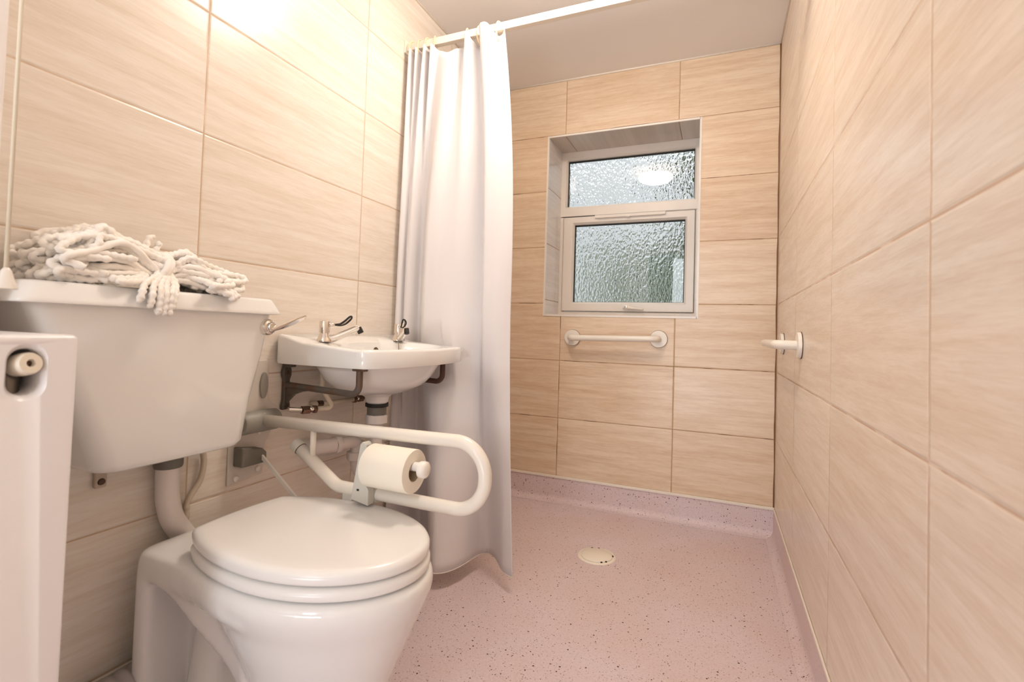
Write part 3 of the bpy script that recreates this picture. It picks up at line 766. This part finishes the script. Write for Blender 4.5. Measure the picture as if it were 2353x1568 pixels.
def toward(pts, cx, cy, rx, ry, f):
    # blend of the outline towards an ellipse
    out = []
    for x,y in pts:
        a = math.atan2((y-cy)/ry,(x-cx)/rx); ex,ey = cx+rx*math.cos(a), cy+ry*math.sin(a)
        out.append((x+(ex-x)*f, y+(ey-y)*f))
    return out
WC = (-1.005, BY)
sgn = -1 if Vector((O[1][0]-O[0][0],O[1][1]-O[0][1])).length == 0 else 1
area = sum(O[i-1][0]*O[i][1]-O[i][0]*O[i-1][1] for i in range(NB))
sg = 1 if area > 0 else -1     # inward normal sign
rings = []
def R3(p2, zf): return [(x,y,zf(x) if callable(zf) else zf) for x,y in p2]
rings.append(R3(toward(O,*WC,.030,.030,1), .632))
rings.append(R3(toward(O,*WC,.036,.036,1), .640))
rings.append(R3(toward(O,*WC,.038,.040,1), .655))
rings.append(R3(toward(O,*WC,.050,.060,1), .664))
rings.append(R3(toward(O,-1.0,BY,.085,.120,1), .674))
rings.append(R3(toward(O,-.995,BY,.120,.170,1), .694))
rings.append(R3(toward(O,-.990,BY,.140,.205,1), .722))
rings.append(R3(toward(O,-.988,BY,.152,.226,1), .750))
rings.append(R3(toward(O,-.988,BY,.158,.236,.97), .764))
rings.append(R3(ins(O, sg*.010), .7635))
rings.append(R3(ins(O, sg*.002), .765))
rings.append(R3(O, .771))
rings.append(R3(O, lambda x: ztop(x)-.008))
rings.append(R3(ins(O, sg*.002), lambda x: ztop(x)-.003))
rings.append(R3(ins(O, sg*.008), ztop))
rings.append(R3(toward(O,-.965,BY,.130,.215,.75), lambda x: ztop(x)-.001))
rings.append(R3(toward(O,-.955,BY,.110,.205,.97), lambda x: ztop(x)-.006))
rings.append(R3(toward(O,-.960,BY,.100,.185,1), .790))
rings.append(R3(toward(O,-.975,BY,.085,.150,1), .735))
rings.append(R3(toward(O,-.99,BY,.055,.09,1), .698))
rings.append(R3(toward(O,*WC,.022,.022,1), .688))
b = bm_(); loft(b, rings); obj('basin', b, CERAMIC, wbn, autosmooth=55)
b = bm_(); lathe(b, (-1.034,BY+.02,.800),(1,0,.35), [(.010,0),(.010,.004),(.006,.005),(0,.004)], 20); obj('overflow_grille', b, BRASSY, wbn, autosmooth=40)
def tap(px, py, dirv):
    d = Vector(dirv).normalized(); P = Vector((px,py,0)); zd = ztop(px)
    base = bm_()
    sd = Vector((-d.y,d.x,0))
    # wedge-shaped foot
    rg = []
    for h,wf,wb,ws in ((0,.024,.021,.023),(.004,.024,.021,.023),(.014,.018,.017,.018),(.024,.0135,.0135,.0135)):
        rg.append([P+Vector((0,0,zd+h))+d*(wf if math.cos(a)>0 else wb)*math.cos(a)+sd*ws*math.sin(a) for a in [2*PI*k/24 for k in range(24)]])
    loft(base, rg)
    tp = obj('tap', base, CHROME, wbn, autosmooth=40)
    b = bm_(); lathe(b, P+Vector((0,0,zd+.0235)),(0,0,1), [(.0120,0),(.0120,.003),(.0152,.0032),(.0152,.034),(.0142,.0365),(0,.037)], 32); obj('tap_head', b, CHROME, tp, autosmooth=40)
    b = bm_(); pts = [P+Vector((0,0,zd+.008))+d*.006, P+Vector((0,0,zd+.011))+d*.025, P+Vector((0,0,zd+.026))+d*.060, P+Vector((0,0,zd+.040))+d*.088, P+Vector((0,0,zd+.043))+d*.096]
    sp_ = smoothpath(pts,6); tube(b, sp_, lambda i: .0122-.0030*i/len(sp_), 18); obj('spout', b, CHROME, tp)
    b = bm_(); lathe(b, P+Vector((0,0,zd+.044))+d*.0935, d*.5+Vector((0,0,-1)), [(.0085,0),(.0085,.018),(.007,.019),(0,.019)], 20); obj('aerator', b, BLACK, tp, autosmooth=40)
    # looped lever
    b = bm_(); st = P+Vector((0,0,zd+.050))+d*.012
    tube(b, [st, st+d*.016], lambda i: (.0065,.0045)[i], 14); lv = obj('lever_neck', b, CHROME, tp)
    lp = [(.014,0,.0),(.030,.003,.001),(.044,.007,.008),(.055,.008,.018),(.061,.004,.023),(.061,-.004,.023),(.055,-.008,.018),(.044,-.007,.008),(.030,-.003,.001)]
    tilt = Vector((0,0,1))*.75+sd*.66
    pts = [st+d*a+(sd*.7+Vector((0,0,-.7)))*w*1.0+Vector((0,0,h)) for a,w,h in lp]
    b = bm_(); tube(b, [p for p in smoothpath(pts+[pts[0]],4)][:-1], .0028, 10, closed=True)
    obj('lever', b, BLACK, tp)
    cen = [st+d*a+Vector((0,0,h)) for a,w,h in lp[:5]]
    b = bm_(); rg = []
    for i,p in enumerate(smoothpath(cen,4)):
        w = (.002,.0025,.003,.005,.0065,.007,.007,.0065,.006,.005,.0045,.004,.003,.002,.001,.0005,.0003)[min(i,16)]
        u_ = (sd*.7+Vector((0,0,-.7))).normalized(); v_ = d.cross(u_)
        rg.append([p+u_*w*math.cos(2*PI*k/10)+v_*.0012*math.sin(2*PI*k/10) for k in range(10)])
    loft(b, rg); obj('lever_blade', b, CHROME, tp)
    return tp
tap(-1.062,1.105,(.76,.62,0))
tap(-1.062,1.462,(.70,-.55,0))
b = bm_(); tube(b, smoothpath([(-1.03,1.43,.825),(-1.015,1.395,.826),(-.995,1.372,.822),(-.985,1.362,.80)],5), .0012, 6); obj('plug_chain', b, BRASSY, wbn)

def bracket(y, label, m):
    k = thing('basin_bracket', label, 'bracket', (XL,y,.70), 'iron brackets carrying the washbasin')
    b = bm_()
    prism(b, [(-.012,.628),(.012,.628),(.014,.640),(.010,.655),(.010,.715),(.015,.728),(.015,.742),(.011,.754),(.011,.762),(-.011,.762),(-.011,.754),(-.015,.742),(-.015,.728),(-.010,.715),(-.010,.655),(-.014,.640)], lambda u,v,a:(a,y+u,v), XL+.001, XL+.014)
    wp = obj('wall_flange', b, m, k, smooth=False, bevel=.003)
    for z in (.640,.735):
        bb = bm_(); lathe(bb, (XL+.014,y,z),(1,0,0), [(.006,0),(.005,.003),(0,.0035)], 14); obj('screw', bb, RUST, wp, autosmooth=40)
    b = bm_(); tube(b, fillet([(XL+.010,y,.700),(-.897,y,.690),(-.897,y,.756)], .026, 10), .0092, 18)
    prism(b, [(XL+.012,.695),(XL+.012,.640),(XL+.022,.655),(XL+.045,.675),(XL+.075,.685),(XL+.11,.690),(XL+.11,.696)], lambda u,v,a:(u,a,v), y-.004, y+.004)
    obj('arm', b, m, k, autosmooth=45)
    b = bm_(); prism(b, rrect(-.897-.020,-.897+.022, y-.011, y+.011, .006,4), lambda u,v,a:(u,v,a), .7550, .7625); obj('rest_pad', b, m, k, smooth=False, bevel=.002)
    b = bm_(); box(b, XL+.002,XL+.034, y-.012,y+.012, .752,.7625); obj('rear_pad', b, m, k, smooth=False, bevel=.003)
bracket(1.068, 'grey iron bracket under the near end of the washbasin', IRON)
bracket(1.500, 'rusty brown bracket under the far end of the washbasin', RUST)

# waste and trap
w = thing('basin_waste', 'white plastic waste trap below the washbasin', 'waste pipe', (-1.02,BY,.40))
wx = WC[0]
def nut(par, o_, ax, r_, l_, m=NUTW, name='nut'):
    b = bm_(); d_,u_,v_ = frame_of(ax); o_ = Vector(o_)
    rr = []
    for h,f_ in ((0,.94),(.002,1),(l_-.002,1),(l_,.94)):
        rr.append([o_+d_*h+(u_*math.cos(2*PI*k/24)+v_*math.sin(2*PI*k/24))*r_*f_*(1+.05*(1 if k%4<2 else -1)) for k in range(24)])
    loft(b, rr); return obj(name, b, m, par, autosmooth=40)
b = bm_(); lathe(b, (wx,BY,.634),(0,0,-1), [(.036,0),(.036,.010),(.030,.012),(0,.012)], 28); obj('rubber_seal', b, BLACK, w, autosmooth=40)
b = bm_(); lathe(b, (wx,BY,.624),(0,0,-1), [(.030,0),(.030,.030),(0,.030)], 28); obj('tail_piece', b, DKGREY, w, autosmooth=40)
nut(w, (wx,BY,.598), (0,0,-1), .033, .028)
RXP = wx-.072
b = bm_(); tube(b, fillet([(wx,BY,.58),(wx,BY,.405),(RXP,BY,.405),(RXP,BY,.505)], .034, 12), .0205, 22); obj('trap_bend', b, PIPEW, w)
nut(w, (wx,BY,.505), (0,0,-1), .030, .024)
nut(w, (RXP,BY,.472), (0,0,-1), .031, .026)
b = bm_(); tube(b, fillet([(RXP,BY,.450),(RXP,BY,.506),(RXP-.012,BY-.06,.506),(XL+.034,BY-.150,.506)], .024, 12), .0195, 22); obj('outlet_pipe', b, PIPEW, w)
dv = Vector((-.018,-.07,0)).normalized()
nut(w, (RXP-.016,BY-.062,.506), (-.25,-1,0), .026, .020)
b = bm_(); tube(b, [(RXP-.018,BY-.078,.506),(XL+.036,BY-.146,.506)], .0235, 22); obj('socket', b, PIPEW, w, autosmooth=50)
b = bm_(); tube(b, [(XL+.036,BY-.140,.506),(XL+.001,BY-.128,.506)], .0205, 22); obj('wall_spigot', b, PIPEW, w, autosmooth=50)

# supply pipes with isolation valves
def valve(par, o_, ax, l_=.03):
    b = bm_(); d_ = Vector(ax).normalized()
    lathe(b, o_, ax, [(.0125,0),(.0125,.010),(.009,.012),(.009,.020),(.0125,.022),(.0125,l_),(0,l_)], 6)
    v_ = obj('isolation_valve', b, BRASSY, par, smooth=False, bevel=.0015)
    b = bm_(); lathe(b, Vector(o_)+d_*.016+Vector((0,0,.0)), (.8,-.5,.3), [(.006,0),(.006,.012),(.004,.013),(0,.013)], 14); obj('valve_screw', b, CHROME, v_, autosmooth=40)
p = thing('water_pipe', 'painted supply pipe crossing in front of the wall to the near tap', 'pipe', (-1.08,1.12,.63), 'painted supply pipes under the washbasin')
b = bm_(); tube(b, fillet([(-1.085,1.128,.765),(-1.085,1.128,.690),(-1.080,1.172,.628),(-1.098,1.120,.628)], .008, 6), .0075, 16); obj('pipe', b, PIPECR, p)
valve(p, (-1.097,1.122,.628), (-.3,-1,.03), .045)
b = bm_(); tube(b, [(-1.108,1.078,.630),(-1.125,1.055,.632),(XL+.001,1.075,.632)], .0075, 14); obj('wall_pipe', b, CHROME, p, autosmooth=40)
p = thing('water_pipe', 'painted supply pipe running level beside the wall to the far tap', 'pipe', (-1.12,1.25,.62), 'painted supply pipes under the washbasin')
b = bm_(); tube(b, fillet([(-1.142,1.185,.632),(-1.138,1.330,.629)], .01, 6), .0075, 16); obj('pipe', b, PIPECR, p)
valve(p, (-1.138,1.328,.629), (.02,1,.0), .045)
b = bm_(); tube(b, fillet([(-1.137,1.372,.629),(-1.132,1.44,.632),(-1.10,1.462,.66),(-1.10,1.462,.765)], .015, 6), .0075, 14); obj('tap_tail', b, PIPECR, p)
b = bm_(); lathe(b, (-1.142,1.192,.632),(-.3,-1,0), [(.011,0),(.011,.014),(.008,.016),(0,.016)], 6); obj('elbow_nut', b, BRASSY, p, smooth=False)
b = bm_(); tube(b, [(-1.144,1.182,.632),(XL+.001,1.172,.632)], .0075, 14); obj('wall_pipe', b, PIPECR, p)

# ------------------------------------------------------------------ drop-down support rail
GY = .968
g = thing('drop_down_rail', 'white hinged support rail between toilet and washbasin', 'support rail', (XL,GY,.46))
b = bm_()
poly = [(.897,.452),(1.003,.462),(1.004,.525),(1.010,.548),(1.028,.580),(1.050,.606),(1.052,.622),(1.044,.640),(1.022,.655),(1.012,.668),(1.010,.762),(1.004,.775),(.93,.775),(.905,.755),(.897,.70)]
prism(b, poly, lambda u,v,a:(a,u,v), XL+.001, XL+.006)
pl = obj('wall_plate', b, PLATE, g, smooth=False, bevel=.002)
b = bm_(); prism(b, [(GY+.024+.012*math.cos(2*PI*k/20), .705+.036*math.sin(2*PI*k/20)) for k in range(20)], lambda u,v,a:(a,u,v), XL+.0055, XL+.012); obj('plate_recess', b, GREYPL, pl, autosmooth=40)
for y,z in ((.985,.580),(.985,.478),(.920,.466)):
    b = bm_(); lathe(b, (XL+.006,y,z),(1,0,0), [(.008,0),(.0075,.004),(.005,.006),(0,.0065)], 18); obj('bolt_cap', b, PLASTIC, pl, autosmooth=40)
b = bm_(); lathe(b, (XL+.028,GY+.052,.612),(0,-1,0), [(.026,0),(.029,.004),(.029,.108),(.026,.112),(0,.112)], 32); box(b, XL+.004,XL+.03,GY-.045,GY+.045,.586,.638)
obj('hinge_barrel', b, GREYPL, g, autosmooth=40)
b = bm_(); lathe(b, (XL+.030,GY,.615),(1,0,.01), [(.020,0),(.020,.016),(.0165,.018),(0,.018)], 28); obj('hinge_collar', b, CAPW, g, autosmooth=40)
b = bm_()
path = [(XL+.042,GY,.616),(-.463,GY,.6285),(-.463,GY,.4775),(-.868,GY,.4785),(-1.000,GY,.560)]
tube(b, fillet(path, {1:.072,2:.072,3:.045}, 14), .0152, 24)
tb = obj('loop_tube', b, RAILW, g)
b = bm_(); tube(b, [(-.952,GY,.607),(-.952,GY,.538)], .0075, 18); obj('tie_post', b, RAILW, g)
d_ = Vector((-1.0+.868,0,.560-.4785)).normalized()
b = bm_(); lathe(b, Vector((-1.000,GY,.560))-d_*.008, d_, [(.0172,0),(.0172,.020),(.0155,.023),(0,.024)], 28); obj('end_cap', b, LTGREY, g, autosmooth=40)
b = bm_(); lathe(b, Vector((-1.000,GY,.560))-d_*.0095, d_, [(.0158,0),(.0158,.002),(0,.002)], 28); obj('rust_ring', b, RUST, g)
b = bm_(); prism(b, [(-.842,.470),(-.812,.470),(-.812,.452),(-.816,.425),(-.842,.425)], lambda u,v,a:(u,a,v), GY-.012, GY+.010); box(b, -.832,-.806,GY-.016,GY+.004,.415,.445); obj('stay_clip', b, LTGREY, g, smooth=False, bevel=.002)
# stay: grey block on the plate and its flat bar
b = bm_(); prism(b, [(-.040,.500),(.030,.500),(.036,.510),(.036,.528),(.022,.540),(-.040,.552)], lambda u,v,a:(a,GY-.018+u,v), XL+.006, XL+.040); st_ = obj('stay_block', b, DKGREY, g, smooth=False, bevel=.004)
b = bm_(); A = Vector((XL+.034,GY+.004,.520)); E_ = Vector((-.960,GY+.004,.392)); dd = (E_-A).normalized(); nn = Vector((-dd.z,0,dd.x))
loft(b, [[A+nn*a+Vector((0,q,0)) for a,q in ((-.0055,-.003),(.0055,-.003),(.0055,.003),(-.0055,.003))],[E_+nn*a+Vector((0,q,0)) for a,q in ((-.0055,-.003),(.0055,-.003),(.0055,.003),(-.0055,.003))]])
obj('stay_bar', b, PLASTIC, g, smooth=False, bevel=.001)
# toilet roll holder clamped on the lower tube
HYR = GY-.006
b = bm_()
prism(b, [(-.792,.470),(-.742,.462),(-.742,.497),(-.752,.512),(-.752,.600),(-.757,.606),(-.765,.606),(-.770,.600)], lambda u,v,a:(u,a,v), GY-.040, GY-.018)
tube(b, [(-.790,GY,.4785),(-.743,GY,.4783)], .0205, 28)
rh = obj('roll_holder', b, LTGREY, g, autosmooth=35, bevel=.002)
b = bm_(); box(b, -.774,-.768,GY-.0412,GY-.0395,.493,.497); obj('slot', b, BLACK, rh, smooth=False)
RCY, RCZ = GY-.036, .566
b = bm_(); tube(b, [(-.760,RCY,RCZ),(-.598,RCY,RCZ+.003)], .0105, 20); sp_ = obj('spindle', b, PLASTIC, rh, autosmooth=60)
b = bm_(); lathe(b, (-.608,RCY,RCZ-.002),(1,0,.02), [(.0105,0),(.018,.004),(.019,.010),(.018,.018),(.012,.022),(0,.023)], 28); obj('end_knob', b, PLASTIC, sp_, autosmooth=50)
tr_ = thing('toilet_roll', 'cream toilet roll on the holder of the support rail', 'toilet roll', (-.68,RCY,.51))
b = bm_(); prof = [(.0225,-.738),(.0470,-.738),(.0485,-.736),(.0485,-.622),(.0470,-.620),(.0225,-.620)]
n = 56; rings = [[(x, RCY+r_*math.cos(2*PI*k/n), RCZ-.009+r_*math.sin(2*PI*k/n)) for k in range(n)] for r_,x in prof]; rings.append(rings[0]); loft(b, rings, False, False); bmesh.ops.remove_doubles(b, verts=b.verts, dist=1e-6)
obj('paper', b, PAPER, tr_, autosmooth=40)
b = bm_(); rings = [[(x, RCY+r_*math.cos(2*PI*k/n), RCZ-.009+r_*math.sin(2*PI*k/n)) for k in range(n)] for r_,x in ((.0226,-.7375),(.0226,-.6205),(.0215,-.6200),(.0215,-.7375))]; rings.append(rings[0]); loft(b, rings, False, False); bmesh.ops.remove_doubles(b, verts=b.verts, dist=1e-6)
obj('card_core', b, CARD, tr_, autosmooth=40)

# ------------------------------------------------------------------ light, world, camera
wd = bpy.data.worlds.new('World'); S.world = wd; wd.use_nodes = True
bg = wd.node_tree.nodes['Background']; wn_ = wd.node_tree.nodes; wl = wd.node_tree.links
tcw = wn_.new('ShaderNodeTexCoord'); spw = wn_.new('ShaderNodeSeparateXYZ'); mrw = wn_.new('ShaderNodeMapRange'); mrw.interpolation_type = 'SMOOTHSTEP'
for i_,v_ in enumerate((.30,.62,.66,2.3)): mrw.inputs[i_+1].default_value = v_      # overcast sky, brighter towards the zenith
wl.new(tcw.outputs['Generated'], spw.inputs[0]); wl.new(spw.outputs['Z'], mrw.inputs[0]); wl.new(mrw.outputs[0], bg.inputs['Strength'])
bg.inputs['Color'].default_value = lin((236,240,246))
def area(name, loc, rot, sx, sy, power, col):
    l = bpy.data.lights.new(name, 'AREA'); l.shape = 'RECTANGLE'; l.size = sx; l.size_y = sy; l.energy = power; l.color = col
    o = bpy.data.objects.new(name, l); COL.objects.link(o); o.location = loc; o.rotation_euler = rot; return o
# added fill light, shining in through the doorway behind the camera
area('doorway_fill', (-.40, YF-.45, 1.62), (math.radians(96),0,0), .55, .95, 14, (.88,.94,1.0))
# second added fill, set low and tilted up to brighten the ceiling
area('ceiling_fill', (-.40, YF-.5, .10), (math.radians(150),0,0), 1.1, .8, 32, (.88,.94,1.0))

f,yaw,pitch,roll,h = 1123.3403,-.3915,.0283,.0311,.9662-.09
q = [1123.3403, -.39153, .02829, .03110]
cy_,sy_ = math.cos(q[1]),math.sin(q[1]); cp,sp = math.cos(q[2]),math.sin(q[2])
F = Vector((sy_*cp,cy_*cp,sp)); R_ = Vector((cy_,-sy_,0)); U_ = R_.cross(F)
c_,s_ = math.cos(q[3]),math.sin(q[3]); Rr = c_*R_+s_*U_; Uu = -s_*R_+c_*U_
cam = bpy.data.cameras.new('camera'); co = bpy.data.objects.new('camera', cam); COL.objects.link(co)
M = Matrix((Rr,Uu,-F)).transposed().to_4x4(); M.translation = Vector((0,0,h)); co.matrix_world = M
cam.sensor_width = 36; cam.sensor_fit = 'HORIZONTAL'; cam.lens = 1123.3403/2353*36
cam.shift_x = -11.55/2353; cam.shift_y = -53.82/2353; cam.clip_start = .02
cam.dof.use_dof = True; cam.dof.focus_distance = 1.7; cam.dof.aperture_fstop = 5.0
S.camera = co
S.view_settings.view_transform = 'Standard'; S.view_settings.look = 'None'; S.view_settings.gamma = 1; S.view_settings.use_curve_mapping = False
S.view_settings.exposure = 0.33
